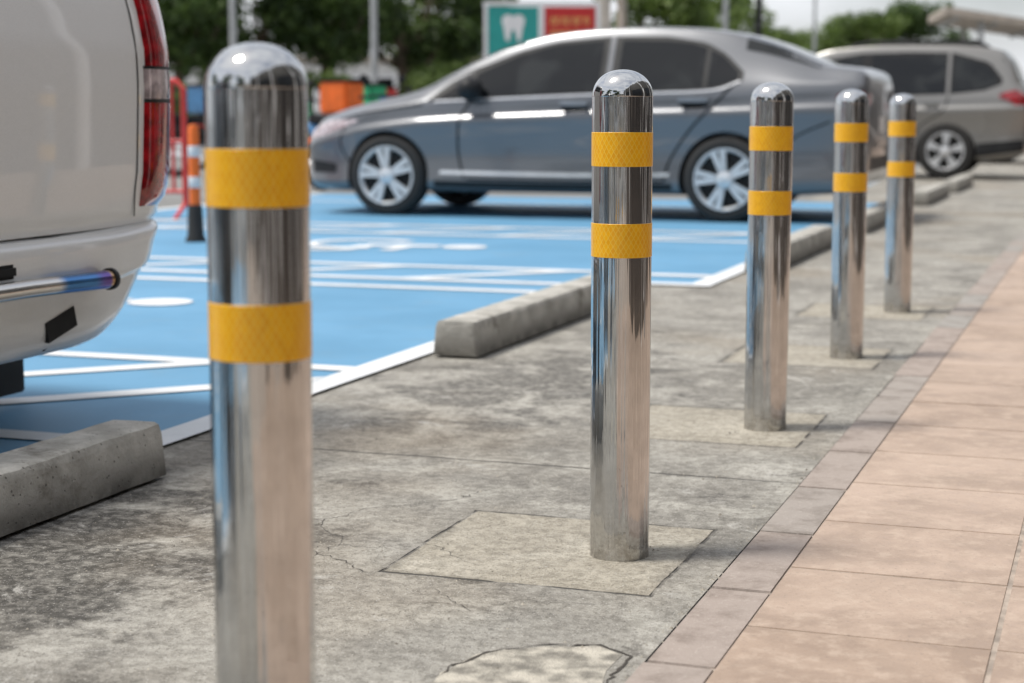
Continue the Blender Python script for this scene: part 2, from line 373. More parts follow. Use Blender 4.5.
def wheelchair(cx,cy,name):
    mb=MB(); z=.0135
    n=28; mb.add([(cx+.50+.145*math.cos(2*PI*k/n),cy+.06+.145*math.sin(2*PI*k/n),z) for k in range(n)],[tuple(range(n))])
    strip(mb,[(cx+.33,cy+.06),(cx-.16,cy+.03)],.15,z)
    strip(mb,[(cx+.14,cy-.02),(cx+.14,cy-.34)],.10,z+.0003)
    strip(mb,[(cx-.12,cy+.0),(cx-.13,cy-.36),(cx-.5,cy-.52)],.13,z+.0006)
    strip(mb,[(cx-.22+.34*math.cos(a),cy+.10+.34*math.sin(a)) for a in [R(50+i*12) for i in range(22)]],.11,z+.0009)
    return struct(mb.build(name,M['white'],smooth=0,fix=False))
wheelchair(-4.50,6.6,'wheelchair_marking'); wheelchair(-4.36,10.0,'wheelchair_marking'); wheelchair(-4.4,2.5,'wheelchair_marking')

mb=MB()
for i in range(8):
    for j in range(0,120):
        x0=-.548+i*TS+(.0026 if i else .001); x1=-.548+(i+1)*TS-.0026; y0=TY0+j*TS+.0026; y1=TY0+(j+1)*TS-.0026
        dz=random.uniform(-.0008,.0008) if (j<26 and i<5) else 0
        b=.0025; zt=.011+dz; zb=.004
        mb.add([(x0,y0,zb),(x1,y0,zb),(x1,y1,zb),(x0,y1,zb),(x0+b*(1 if i else .3),y0+b,zt),(x1-b,y0+b,zt),(x1-b,y1-b,zt),(x0+b*(1 if i else .3),y1-b,zt)],
               [(4,5,6,7),(0,1,5,4),(1,2,6,5),(2,3,7,6),(3,0,4,7)])
struct(mb.build('pavement',M['tile'],smooth=0,fix=False))
struct(sheet('pavement_bed',[(-.556,-8),(4,-8),(4,48),(-.556,48)],.0088,M['grout']))
mb=MB(); y=-1.04
while y<46:
    L=.44; b=.004; x0,x1=-.660,-.5485; y0,y1=y+.0025,y+L-.0025; dz=random.uniform(-.0006,.0006); zt=.0118+dz
    jt=random.uniform(-.003,.003)
    mb.add([(x0+jt,y0,.002),(x1,y0,.002),(x1,y1,.002),(x0+jt,y1,.002),(x0+b+jt,y0+b,zt),(x1-b*.3,y0+b,zt),(x1-b*.3,y1-b,zt),(x0+b+jt,y1-b,zt)],
           [(4,5,6,7),(0,1,5,4),(1,2,6,5),(2,3,7,6),(3,0,4,7)]); y+=L
struct(mb.build('kerb_strip',M['border'],smooth=0,fix=False))

def crack(pix,w=.006,seed=1):
    rnd=random.Random(seed); P=[ground(*p,z=.0055) for p in pix]; pts=[]
    for a,b in zip(P,P[1:]):
        n=max(2,int((b-a).length/.014))
        for k in range(n):
            q=a.lerp(b,k/n); pts.append((q.x+rnd.uniform(-.006,.006),q.y+rnd.uniform(-.006,.006)))
    pts.append((P[-1].x,P[-1].y)); ws=[w*rnd.uniform(.1,1.2) for _ in pts]; ws[0]=ws[-1]=.0004
    mb=MB(); strip(mb,pts,ws,.0055); return mb
for k,(pix,w) in enumerate([([(440,676),(455,664),(492,650),(540,645),(600,644),(628,657),(612,674),(606,690)],.006),
    ([(130,508),(190,522),(240,520),(300,548),(345,560),(372,575)],.0024),
    ([(430,588),(470,610),(520,600),(600,604)],.0015),
    ([(0,600),(60,588),(110,596)],.002)]):
    struct(crack(pix,w,k+3).build('ground_crack',M['crackm'],smooth=0,fix=False))
P=[ground(*p) for p in [(430,690),(440,676),(458,667),(476,657),(495,653),(520,652),(545,649),(575,650),(598,648),(622,658),(614,666),(606,674),(600,695)]]
struct(mk('mortar_patch',[(p.x,p.y,.0048) for p in P],[tuple(range(len(P)))],M['chip'],smooth=0))

rnd=random.Random(8); mb=MB()
for k in range(1800):
    x=rnd.uniform(-2.2,-.68); yy=rnd.uniform(1.9,8) if rnd.random()<.75 else rnd.uniform(1.9,4)
    q=rnd.random()
    if q<.2: x=-.668+rnd.gauss(0,.008)
    elif q<.32: a=rnd.random()*6.28; k2=rnd.randrange(4); rr=.0565+abs(rnd.gauss(0,.012)); x=BX+rr*math.cos(a); yy=BY0+SP*k2+rr*math.sin(a)
    s=rnd.uniform(.0008,.0028)*(1.8 if rnd.random()<.05 else 1); a=rnd.random()*6
    v=[(x+s*math.cos(a+t)*rnd.uniform(.7,1.3),yy+s*math.sin(a+t)*rnd.uniform(.7,1.3),.004) for t in (0,1.6,3.1,4.7)]+[(x,yy,.004+s*.9)]
    mb.add(v,[(0,1,4),(1,2,4),(2,3,4),(3,0,4)])
o=mb.build('grit',M['pebble'],smooth=0,fix=False); o['kind']='stuff'; tag(o,'loose grit scattered over the old concrete strip','grit')

# ------------------------------------------------ wheel stops
def stop(y0,y1,x,label,seed,w=.165,h=.122):
    rnd=random.Random(seed); n=46; vs=[];fs=[]
    prof=[(0,0),(.004,h*.35),(.010,h*.8),(.013,h-.014),(.018,h-.004),(.028,h),(w*.5,h+.001),(w-.028,h),(w-.018,h-.004),(w-.013,h-.014),(w-.010,h*.8),(w,0)]
    m=len(prof); L=y1-y0
    for i in range(n+1):
        t=i/n; yy=y0+t*L; sh=0
        if i in(0,n): sh=.007
        elif i==1: yy=y0+.004
        elif i==n-1: yy=y1-.004
        ch=rnd.random()<.12
        for k,(a,b) in enumerate(prof):
            aa=a+(sh if a<w/2 else -sh); bb=b-(sh if b>.05 else 0)
            nb=.0035 if (ch and k in (3,4,7,8)) else .0012
            vs.append((aa-w+rnd.uniform(-nb,nb),yy-y0+rnd.uniform(-.001,.001),bb+(rnd.uniform(-nb*1.3,.0005) if b>0 else 0)))
    for i in range(n):
        for j in range(m-1): fs.append((i*m+j,(i+1)*m+j,(i+1)*m+j+1,i*m+j+1))
    fs.append(tuple(range(m))); fs.append(tuple(n*m+k for k in range(m))[::-1])
    o=fixn(mk('wheel_stop',vs,fs,M['stop'],smooth=28)); o.location=(x,y0,.013); return tag(o,label,'wheel stop','concrete wheel stops along the parking bays')
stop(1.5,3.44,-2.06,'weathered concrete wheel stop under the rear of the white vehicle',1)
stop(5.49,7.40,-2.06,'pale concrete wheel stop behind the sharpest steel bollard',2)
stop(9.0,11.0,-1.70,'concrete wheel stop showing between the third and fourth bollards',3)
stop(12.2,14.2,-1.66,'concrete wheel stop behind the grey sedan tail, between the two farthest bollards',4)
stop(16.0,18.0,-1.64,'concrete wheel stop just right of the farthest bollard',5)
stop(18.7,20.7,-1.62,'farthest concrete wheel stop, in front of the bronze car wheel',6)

# ------------------------------------------------ bollards
RB=.0565; HB=.92
def bollard():
    t=thing('bollard','','bollard',(0,0,0),0,'steel bollards with yellow bands in a row')
    MB().lathe([(RB,0),(RB,.2),(RB,.5),(RB,HB-.050)],128).build('post',M['steel'],t)
    pr=[(RB-.0003,HB-.0505),(RB,HB-.0498)]+[(RB*math.cos(a)**.93,HB-.048+.048*math.sin(a)) for a in [PI/2*k/24 for k in range(0,24)]]+[(0.0001,HB)]
    MB().lathe(pr,128).build('cap',M['cap'],t,smooth=60)
    for z0 in (.742,.574):
        r=RB+.0007
        MB().lathe([(RB,z0),(r,z0+.0006),(r,z0+.0624),(RB,z0+.063)],128).build('reflective_band',M['band'],t,smooth=30)
    return t
labs=['out of focus steel bollard nearest the camera, standing at left with two yellow bands',
 'sharply focused steel bollard with two yellow bands, standing in front of the grey sedan doors',
 'third steel bollard from the camera, in front of the grey sedan rear wheel',
 'fourth steel bollard from the camera, just right of the grey sedan tail',
 'farthest and smallest steel bollard, in front of the bronze car']
b0=bollard()
BP=[(-.899,1.705),(-.879,3.116),(-.876,4.535),(-.873,5.965),(-.877,7.43)]
for k in range(5):
    r=b0 if k==0 else dup(b0,(0,0,0),0,'')
    r['label']=labs[k]; r.location=(BP[k][0],BP[k][1],.001 if k==0 else .004); r.rotation_euler=(R(random.uniform(-.2,.2)),R(random.uniform(-.2,.2)),random.uniform(0,6))

# ------------------------------------------------ cars
def catm(P,sub):
    P=np.array(P,float); n=len(P); out=[]
    for i in range(n-1):
        p0=P[i-1] if i>0 else 2*P[0]-P[1]; p1=P[i]; p2=P[i+1]; p3=P[i+2] if i+2<n else 2*P[-1]-P[-2]
        for k in range(sub):
            t=k/sub; out.append(.5*((2*p1)+(-p0+p2)*t+(2*p0-5*p1+4*p2-p3)*t*t+(-p0+3*p1-3*p2+p3)*t**3))
    out.append(P[-1]); return np.array(out)
class Car:
    def __init__(s,st,root,paint):
        st=sorted(st); s.x=np.array([q[0] for q in st]); s.P=np.array([q[1:] for q in st],float); s.root=root; s.paint=paint
        n=len(s.x); s.T=np.zeros_like(s.P)
        for i in range(n):
            if i==0: s.T[i]=(s.P[1]-s.P[0])/(s.x[1]-s.x[0])
            elif i==n-1: s.T[i]=(s.P[-1]-s.P[-2])/(s.x[-1]-s.x[-2])
            else:
                a=(s.P[i]-s.P[i-1])/(s.x[i]-s.x[i-1]); b=(s.P[i+1]-s.P[i])/(s.x[i+1]-s.x[i])
                s.T[i]=np.where(a*b>0,2*a*b/(a+b+1e-12),0)
    def par(s,x):
        x=min(max(x,s.x[0]),s.x[-1]); i=min(max(int(np.searchsorted(s.x,x))-1,0),len(s.x)-2)
        h=s.x[i+1]-s.x[i]; t=(x-s.x[i])/h
        return (2*t**3-3*t*t+1)*s.P[i]+(t**3-2*t*t+t)*h*s.T[i]+(-2*t**3+3*t*t)*s.P[i+1]+(t**3-t*t)*h*s.T[i+1]
    def ring(s,x):
        zb,zs,zt,w,wt=s.par(x); H=zs-zb
        e=.945*w
        cr=min(.045,(zt-zs)*.4)
        pts=[(0,zb),(.78*w,zb),(.93*w,zb+.02),(.980*w,zb+.08*H+.02),(.972*w,zb+.24*H),(.964*w,zb+.40*H),(.978*w,zb+.60*H),(1.0*w,zb+.785*H),(.966*w,zb+.85*H),(e,zs+.003),
             ((e+wt)/2+.012,(zs+zt-cr)/2),(wt+.01,zt-cr),(wt-.05,zt-cr*.4),(wt*.6,zt-.006),(0,zt)]
        return catm(pts,4)
    def W(s,x,z):
        r=s.ring(x)[8:46]; zz=np.maximum.accumulate(r[:,1]); return float(np.interp(z,zz,r[:,0]))
    def body(s,arches,ra,name='body'):
        xs=np.concatenate([np.linspace(s.x[0],s.x[0]+.3,16)[:-1],np.linspace(s.x[0]+.3,s.x[-1]-.3,70)[:-1],np.linspace(s.x[-1]-.3,s.x[-1],16)])
        vs=[];fs=[]
        for x in xs:
            h=s.ring(x); m=len(h)
            vs+=[(x,p[0],p[1]) for p in h]+[(x,-p[0],p[1]) for p in h[-2:0:-1]]
        L=2*m-2
        for i in range(len(xs)-1):
            for k in range(L): fs.append((i*L+k,i*L+(k+1)%L,(i+1)*L+(k+1)%L,(i+1)*L+k))
        fs.append(tuple(range(L))); fs.append(tuple((len(xs)-1)*L+k for k in range(L)))
        o=fixn(mk(name,vs,fs,s.paint,s.root,smooth=0))
        for ax in arches:
            for sd in (1,-1):
                c=MB().lathe([(0.0001,.52*sd),(ra,.52*sd),(ra,1.2*sd),(0.0001,1.2*sd)],48,'y',(ax,0,.315)).build('cutter',None,None,smooth=0)
                md=o.modifiers.new('b','BOOLEAN'); md.operation='DIFFERENCE'; md.object=c; md.solver='EXACT'
                c.parent=s.root
                bpy.context.view_layer.update(); dg=bpy.context.evaluated_depsgraph_get()
                me=bpy.data.meshes.new_from_object(o.evaluated_get(dg)); o.modifiers.remove(md); o.data=me; bpy.data.objects.remove(c)
        o.data.materials.clear(); o.data.materials.append(s.paint)
        o.data.shade_smooth(); o.data.set_sharp_from_angle(angle=R(32))
        for ax in arches:
            for sd in (1,-1):
                n=28; vs=[];fs=[]
                yo=s.W(ax,.66)-.03
                for k in range(n+1):
                    a=R(-15)+R(210)*k/n
                    for yy,rr in ((.50,0.0),(.50,ra-.006),(yo,ra-.006)): vs.append((ax+rr*math.cos(a),sd*yy,.315+rr*math.sin(a)))
                for k in range(n):
                    for j in range(2): fs.append((k*3+j,k*3+j+1,(k+1)*3+j+1,(k+1)*3+j))
                MB().add(vs,fs).build('wheel_arch',M['liner'],s.root)
        return o
    def side(s,name,mat,bot,top,off=.004,sides=(1,-1),nx=28,nz=8,parent=None):
        x0=bot[0][0]; x1=bot[-1][0]; out=[]
        bx=[p[0] for p in bot]; bz=[p[1] for p in bot]; tx=[p[0] for p in top]; tz=[p[1] for p in top]
        for sd in sides:
            vs=[];fs=[]
            for i in range(nx+1):
                x=x0+(x1-x0)*i/nx; a=np.interp(x,bx,bz); b=np.interp(x,tx,tz)
                for j in range(nz+1):
                    z=a+(b-a)*j/nz; vs.append((x,sd*(s.W(x,z)+off),z))
            for i in range(nx):
                for j in range(nz): fs.append((i*(nz+1)+j,(i+1)*(nz+1)+j,(i+1)*(nz+1)+j+1,i*(nz+1)+j+1))
            o=mk(name,vs,fs,mat,parent or s.root)
            if o.data.polygons[nx*nz//2].normal.y*sd<0: o.data.flip_normals()
            out.append(o)
        return out
    def line(s,name,mat,pts,w=.007,off=.003,sides=(1,-1),smooth=True):
        P=catm(pts,8)
        for sd in sides:
            vs=[];fs=[]
            for i,p in enumerate(P):
                d=P[min(i+1,len(P)-1)]-P[max(i-1,0)]; d=d/np.linalg.norm(d); n=np.array([-d[1],d[0]])*w/2
                for q in (p+n,p-n): vs.append((q[0],sd*(s.W(q[0],q[1])+off),q[1]))
            for i in range(len(P)-1): fs.append((2*i,2*i+1,2*i+3,2*i+2))
            mk(name,vs,fs,mat,s.root)
    def top(s,name,mat,xa,xb,fr,off=.004,nx=16,ny=20,shape=0):
        vs=[];fs=[]
        for i in range(nx+1):
            x=xa+(xb-xa)*i/nx; r=s.ring(x)[40:]; wmax=r[0][0]*fr
            r=r[::-1]; yy=np.maximum.accumulate(r[:,0])
            for j in range(ny+1):
                y=-wmax+2*wmax*j/ny; z=float(np.interp(abs(y),yy,r[:,1])); vs.append((x,y,z+off))
        for i in range(nx):
            for j in range(ny): fs.append((i*(ny+1)+j,(i+1)*(ny+1)+j,(i+1)*(ny+1)+j+1,i*(ny+1)+j+1))
        o=mk(name,vs,fs,mat,s.root)
        if o.data.polygons[0].normal.z<0: o.data.flip_normals()
        return o
    def end(s,name,mat,y0,y1,z0,z1,rear=True,off=.004,n=14,sides=(1,),parent=None):
        xs=np.linspace(s.x[0],s.x[0]+.6,60) if rear else np.linspace(s.x[-1],s.x[-1]-.6,60)
        for sd in sides:
            vs=[];fs=[]
            for i in range(n+1):
                y=y0+(y1-y0)*i/n
                for j in range(n+1):
                    z=z0+(z1-z0)*j/n; X=xs[-1]
                    for x in xs:
                        r=s.ring(x)
                        if s.W(x,z)>=abs(y) and r[-1][1]>z+.004 : X=x; break
                    vs.append((X-off if rear else X+off,sd*y,z))
            for i in range(n):
                for j in range(n): fs.append((i*(n+1)+j,(i+1)*(n+1)+j,(i+1)*(n+1)+j+1,i*(n+1)+j+1))
            o=mk(name,vs,fs,mat,parent or s.root); fixn(o)
            if (o.data.polygons[5].normal.x<0)!=rear: o.data.flip_normals()
def wheel(root,x,y,Rw,rr,side,style=0):
    zc=Rw; w=.205
    hub=MB().lathe([(0.0001,-.03),(rr*.93,-.03),(rr*.93,-.10)],40,'y').lathe([(0.0001,.0-.012),(rr*.55,-.012),(rr*.55,-.022)],32,'y').build('wheel',M['liner'],root)
    hub.location=(x,y*side,zc); hub.rotation_euler=(0,random.random()*1.2,0 if side>0 else PI)
    prof=[(rr,-w+.02),(rr+.01,-w),(Rw-.03,-w),(Rw-.006,-w+.018),(Rw,-w+.045),(Rw,-.045),(Rw-.006,-.018),(Rw-.03,.0),(rr+.035,.006),(rr+.005,-.004),(rr,-.02)]
    MB().lathe(prof,64,'y',closed=True).build('tyre',M['rubber'],hub)
    m=MB().lathe([(rr*.90,-.09),(rr*.91,-.012),(rr*.97,.006),(rr+.004,.006),(rr+.006,-.01)],56,'y')
    m.lathe([(0.0001,.014),(.022,.016),(.03,.012),(.060,.006),(.068,-.02)],32,'y')
    for k in range(5):
        for d in ((-.165,.165) if style==0 else (-.12,.12)):
            a0=2*PI*k/5; a=a0+d
            p0=Vector((.045*math.cos(a0+d*1.2),-.002,.045*math.sin(a0+d*1.2))); p1=Vector((rr*.95*math.cos(a),-.002,rr*.95*math.sin(a)))
            dd=(p1-p0).normalized(); nn=Vector((-dd.z,0,dd.x)); wa,wb=.016,.022+style*.004
            vs=[p0+nn*wa,p0-nn*wa,p1-nn*wb,p1+nn*wb]; vs2=[v+Vector((0,-.035,0)) for v in vs]; vs1=[v+Vector((0,.006,0)) for v in vs]
            m.add(vs1+vs2,[(0,1,2,3),(4,7,6,5),(0,4,5,1),(1,5,6,2),(2,6,7,3),(3,7,4,0)])
    m.build('rim',M['alloy'],hub,smooth=30)
    return hub
def mirror(root,x,y,z,mat,sc=1):
    for sd in (1,-1):
        m=MB().ell((x,sd*(y+.11),z),(.090*sc,.115*sc,.085*sc)).tube([(x-.0,sd*(y-.02),z-.05),(x,sd*(y+.08),z-.03)],.018)
        m.build('side_mirror',mat,root)

# ---- grey sedan
SED=[(3.50,.32,.54,.61,.54,.40),(3.46,.24,.61,.70,.67,.52),(3.36,.20,.67,.775,.76,.60),(3.17,.19,.73,.845,.82,.64),(2.9,.19,.80,.905,.858,.69),(2.62,.19,.845,.96,.872,.72),
 (2.42,.19,.87,1.02,.877,.72),(2.2,.19,.885,1.13,.877,.69),(1.95,.19,.90,1.25,.877,.65),(1.7,.19,.912,1.345,.877,.62),(1.4,.19,.925,1.415,.877,.595),(1.05,.19,.938,1.450,.877,.578),(.7,.19,.948,1.460,.877,.57),(.35,.19,.957,1.448,.877,.568),
 (.05,.19,.965,1.415,.877,.57),(-.25,.19,.978,1.335,.872,.585),(-.5,.20,.990,1.235,.867,.62),(-.68,.21,.995,1.165,.860,.66),(-.84,.22,.998,1.145,.850,.69),(-.94,.25,.99,1.13,.835,.70),(-.99,.29,.97,1.10,.81,.68),(-1.015,.36,.90,1.02,.77,.64)]
def sedan(loc,label,paint,grp=None):
    t=thing('parked_car',label,'car',loc,PI,grp); t.scale=(1.04,)*3
    c=Car(SED,t,paint); c.body([0,2.7],.350)
    G_=M['glass']
    c.side('window_trim',M['black'],[(-.11,1.04),(.1,.975),(.5,.957),(.94,.948),(1.5,.927),(2.36,.895)],[(-.11,1.10),(.04,1.235),(.2,1.32),(.5,1.37),(.94,1.375),(1.35,1.34),(1.65,1.27),(1.95,1.155),(2.2,1.03),(2.36,.905)],off=.003,nx=44)
    c.side('window',G_,[(.985,.965),(1.5,.945),(1.98,.927)],[(.985,1.345),(1.35,1.315),(1.65,1.24),(1.98,1.10)],off=.006)
    c.side('window',G_,[(2.03,.925),(2.28,.915)],[(2.03,1.08),(2.28,.925)],off=.006,nx=8)
    c.side('window',G_,[(.19,.99),(.5,.975),(.845,.967)],[(.19,1.28),(.3,1.315),(.5,1.335),(.845,1.345)],off=.006)
    c.side('window',G_,[(-.07,1.045),(.10,.995),(.155,.992)],[(-.07,1.10),(.06,1.22),(.155,1.265)],off=.006,nx=10)
    c.side('door_pillar',paint,[(.895,.96),(.935,.96)],[(.895,1.372),(.935,1.372)],off=.009,nx=2)
    c.top('windshield',G_,2.36,1.62,.93); c.top('rear_window',G_,-.10,-.66,.90)
    S=M['seam']
    c.line('chrome_strip',M['chrome'],[(-.09,1.032),(.1,.967),(.5,.950),(.94,.941),(1.5,.920),(2.30,.890)],.014,.011)
    c.line('door_gap',S,[(2.0,.89),(2.08,.76),(2.10,.5),(2.05,.30)],.015)
    c.line('door_gap',S,[(.915,.935),(.93,.7),(.93,.30)],.015)
    c.line('door_gap',S,[(-.04,1.0),(.10,.85),(.28,.66),(.42,.45),(.46,.30)],.015)
    c.line('door_gap',S,[(.46,.295),(1.2,.285),(2.03,.295)],.012)
    c.line('fender_gap',S,[(2.40,.865),(2.9,.80),(3.12,.745)],.011); c.line('bumper_gap',S,[(3.04,.42),(3.11,.55),(3.07,.72)],.010)
    c.line('bumper_gap',S,[(-.36,.44),(-.50,.62),(-.76,.74)],.011)
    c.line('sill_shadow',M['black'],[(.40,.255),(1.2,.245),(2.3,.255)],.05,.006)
    c.line('side_moulding',M['chrome'],[(.42,.345),(1.2,.335),(2.25,.345)],.028,.008)
    c.side('headlight',M['clear_lamp'],[(2.96,.735),(3.24,.63),(3.42,.59)],[(2.96,.75),(3.24,.745),(3.42,.665)])
    c.side('fog_recess',M['black'],[(3.16,.33),(3.40,.33)],[(3.16,.40),(3.40,.43)])
    c.side('tail_light',M['red_lamp'],[(-.99,.88),(-.86,.88),(-.80,.90)],[(-.99,.95),(-.86,.955),(-.80,.93)])
    c.end('tail_light',M['red_lamp'],.60,.76,.86,.94,sides=(1,-1)); c.end('number_plate',M['sign_white'],-.17,.17,.66,.77)
    c.end('rear_valance',M['black'],-.62,.62,.38,.48)
    c.end('front_grille',M['black'],-.35,.35,.42,.50,rear=False)
    for x,z in ((1.16,.865),(.24,.89)):
        for sd in (1,-1):
            y=c.W(x,z)
            h=MB().box((x,sd*(y+.034),z+.008),(.23,.026,.045),bev=.011).box((x-.08,sd*(y+.010),z),(.025,.03,.022)).box((x+.08,sd*(y+.010),z),(.025,.03,.022)).build('door_handle',M['handle'],t)
            MB().ell((x,sd*(y+.002),z-.022),(.115,.010,.045)).build('recess_shade',S,h)  # black ellipsoid stands in for the shade behind the handle
    mirror(t,1.98,c.W(1.93,.97),.985,M['black'],1.1)
    for x in (0,2.7):
        for sd in (1,-1): wheel(t,x,.868,.316,.225,sd)
    return t,c
sed,sc_=sedan((-2.86,13.9,.009),'gunmetal grey sedan parked on the blue bays behind the bollards',M['grey_car'])

# ---- bronze estate
SUV=[(3.56,.36,.62,.72,.52,.40),(3.50,.28,.74,.86,.70,.56),(3.36,.24,.84,.98,.81,.64),(3.1,.23,.93,1.05,.87,.71),(2.8,.23,.97,1.10,.89,.74),(2.55,.23,.985,1.14,.90,.74),(2.3,.23,.995,1.26,.90,.72),
 (2.05,.23,1.0,1.43,.90,.69),(1.75,.23,1.01,1.58,.90,.66),(1.4,.23,1.02,1.665,.90,.64),(.8,.23,1.03,1.70,.90,.635),(0,.23,1.045,1.695,.90,.63),(-.4,.23,1.055,1.67,.893,.625),(-.62,.24,1.06,1.63,.885,.62),
 (-.76,.26,1.06,1.50,.875,.63),(-.86,.28,1.05,1.28,.86,.67),(-.95,.31,1.03,1.14,.84,.70),(-.99,.38,.94,1.04,.80,.66)]
def suv(loc,label,paint,grp=None):
    t=thing('parked_car',label,'car',loc,PI,grp)
    c=Car(SUV,t,paint); c.body([0,2.64],.385)
    G_=M['glass']
    c.side('window_trim',M['black'],[(-.66,1.19),(-.45,1.11),(-.05,1.068),(.92,1.038),(2.36,.998)],[(-.66,1.26),(-.50,1.46),(-.05,1.585),(.5,1.60),(1.1,1.585),(1.5,1.52),(1.85,1.38),(2.15,1.18),(2.36,1.01)],off=.003,nx=44)
    c.side('window',G_,[(1.08,1.06),(2.28,1.02)],[(1.08,1.55),(1.5,1.49),(1.85,1.35),(2.1,1.18),(2.28,1.04)],off=.006)
    c.side('window',G_,[(.03,1.085),(.96,1.062)],[(.03,1.555),(.96,1.555)],off=.006)
    c.side('window',G_,[(-.58,1.18),(-.45,1.135),(-.07,1.09)],[(-.58,1.28),(-.47,1.42),(-.07,1.545)],off=.006)
    c.side('door_pillar',paint,[(-.03,1.07),(.01,1.07)],[(-.03,1.59),(.01,1.59)],off=.009,nx=2)
    c.top('windshield',G_,2.42,1.6,.93); c.top('rear_window',G_,-.64,-.88,.9)
    S=M['seam']
    c.line('door_gap',S,[(1.98,1.0),(2.03,.7),(1.98,.36)],.014); c.line('door_gap',S,[(1.02,1.03),(1.04,.6),(1.04,.36)],.014)
    c.line('door_gap',S,[(-.02,1.04),(.05,.85),(.32,.66),(.44,.36)],.014)
    c.side('lower_cladding',M['black'],[(.36,.25),(2.28,.25)],[(.36,.40),(2.28,.40)],off=.006)
    c.side('bumper_cladding',M['black'],[(-.95,.36),(-.38,.28)],[(-.95,.50),(-.38,.45)],off=.006)
    c.side('tail_light',M['red_lamp'],[(-.96,.93),(-.84,.93),(-.64,1.02)],[(-.96,1.03),(-.84,1.12),(-.64,1.07)],off=.008)
    c.end('tail_light',M['red_lamp'],.52,.82,.93,1.05,sides=(1,-1))
    c.end('number_plate',M['sign_white'],-.17,.17,.72,.84); c.end('bumper_cladding',M['black'],-.7,.7,.42,.55)
    for sd in (1,-1):
        MB().tube([(-.45,sd*.60,1.64),(-.35,sd*.60,1.725),(1.0,sd*.60,1.735),(1.3,sd*.60,1.66)],.02).build('roof_rail',M['black'],t)
        for x in (1.22,.18): MB().box((x,sd*(c.W(x,.93)+.026),.93),(.19,.024,.035),bev=.009).build('door_handle',paint,t)
    mirror(t,2.05,c.W(1.9,1.07),1.09,paint,1.1)
    for x in (0,2.64):
        for sd in (1,-1): wheel(t,x,.885,.355,.235,sd,1)
    return t
suv((-2.12,23.35,.009),'bronze grey estate car with roof rails parked behind the sedan tail',M['bronze_car'])
def darkcopy(loc,label):
    t2=dup(sed,loc,PI,label); t2.scale=(1.04,)*3
    for ch in t2.children:
        if ch.name.startswith('body') or ch.name.startswith('door_pillar'):
            ch.data=ch.data.copy(); ch.data.materials.clear(); ch.data.materials.append(M['dark_car'])
darkcopy((-1.9,30.5,.009),'dark distant sedan parked beyond the bronze car at the right edge')
darkcopy((-3.35,-.35,.009),'dark sedan outside the frame, added to darken the bollard reflections')  # never in view, added as a dark shape for the steel to mirror

# ---- white vehicle at left
VX,VY=-3.38,3.385
vt=thing('parked_van','white passenger vehicle backed in at the left edge, tail light and bumper showing','car',(VX,VY,.009),0)
def plan(xr,xf,hw,rr=.20,rf=.32,n=10):
    pts=[]; bow=.035
    for (cx,cy,r,a0) in ((xr-rr,hw-rr,rr,0),(xf+rf,hw-rf,rf,90),(xf+rf,-hw+rf,rf,180),(xr-rr,-hw+rr,rr,270)):
        for k in range(n+1):
            a=R(a0+90*k/n); x=cx+r*math.cos(a); y=cy+r*math.sin(a); pts.append((x,y))
    q=[]
    for i,(a,b) in enumerate(zip(pts,pts[1:]+pts[:1])):
        q.append(a); L=math.dist(a,b)
        if L>.2:
            m=12
            for k in range(1,m): q.append((a[0]+(b[0]-a[0])*k/m,a[1]+(b[1]-a[1])*k/m))
    return [(x+(bow*(1-(y/hw)**2) if x>xr-rr*1.01 else 0)*max(0,min(1,(x-(xr-rr))/rr)),y) for x,y in q]
VR=[(.24,.30,-3.55,.80),(.40,.32,-3.68,.86),(.535,.34,-3.72,.872),(.54,.888,-3.72,.852),(.57,.905,-3.72,.866),(.68,.915,-3.71,.880),(.80,.918,-3.66,.885),(.90,.922,-3.45,.886),(1.0,.920,-3.05,.885),(1.1,.905,-2.55,.878),(1.2,.885,-2.35,.862),(1.45,.83,-1.95,.80),(1.65,.78,-1.6,.74),(1.73,.72,-1.35,.68),(1.765,.60,-1.1,.58)]
def vparams(z):
    zs=[q[0] for q in VR]; return [float(np.interp(z,zs,[q[i] for q in VR])) for i in (1,2,3)]
vs=[];fs=[];zl=[]
for a,b in zip(VR,VR[1:]):
    m=1 if b[0]-a[0]<.03 else 4
    for k in range(m): zl.append(a[0]+(b[0]-a[0])*k/m)
zl.append(VR[-1][0])
for z in zl:
    p=vparams(z); rg=plan(p[0],p[1],p[2]); L=len(rg)
    vs+=[(x,y,z) for x,y in rg]
for i in range(len(zl)-1):
    for k in range(L): fs.append((i*L+k,i*L+(k+1)%L,(i+1)*L+(k+1)%L,(i+1)*L+k))
fs.append(tuple(range(L))); fs.append(tuple((len(zl)-1)*L+k for k in range(L)))
vb=fixn(mk('body',vs,fs,M['white_car'],vt,smooth=0))
for ax in (0,-2.8):
    for sd in (1,-1):
        c=MB().lathe([(0.0001,.55*sd),(.375,.55*sd),(.375,1.2*sd),(0.0001,1.2*sd)],48,'y',(ax,0,.33)).build('cutter',None,None,smooth=0)
        c.parent=vt
        md=vb.modifiers.new('b','BOOLEAN'); md.operation='DIFFERENCE'; md.object=c; md.solver='EXACT'
        bpy.context.view_layer.update(); dg=bpy.context.evaluated_depsgraph_get()
        me=bpy.data.meshes.new_from_object(vb.evaluated_get(dg)); vb.modifiers.remove(md); vb.data=me; bpy.data.objects.remove(c)
vb.data.materials.clear(); vb.data.materials.append(M['white_car']); vb.data.shade_smooth(); vb.data.set_sharp_from_angle(angle=R(32))
bz=[(.245,.86,.60),(.262,.885,.645),(.30,.900,.705),(.35,.906,.75),(.400,.910,.792),(.412,.924,.80),(.47,.928,.822),(.50,.930,.836),(.522,.924,.838),(.533,.90,.82)]
zz=catm(bz,4)
vs=[];fs=[]
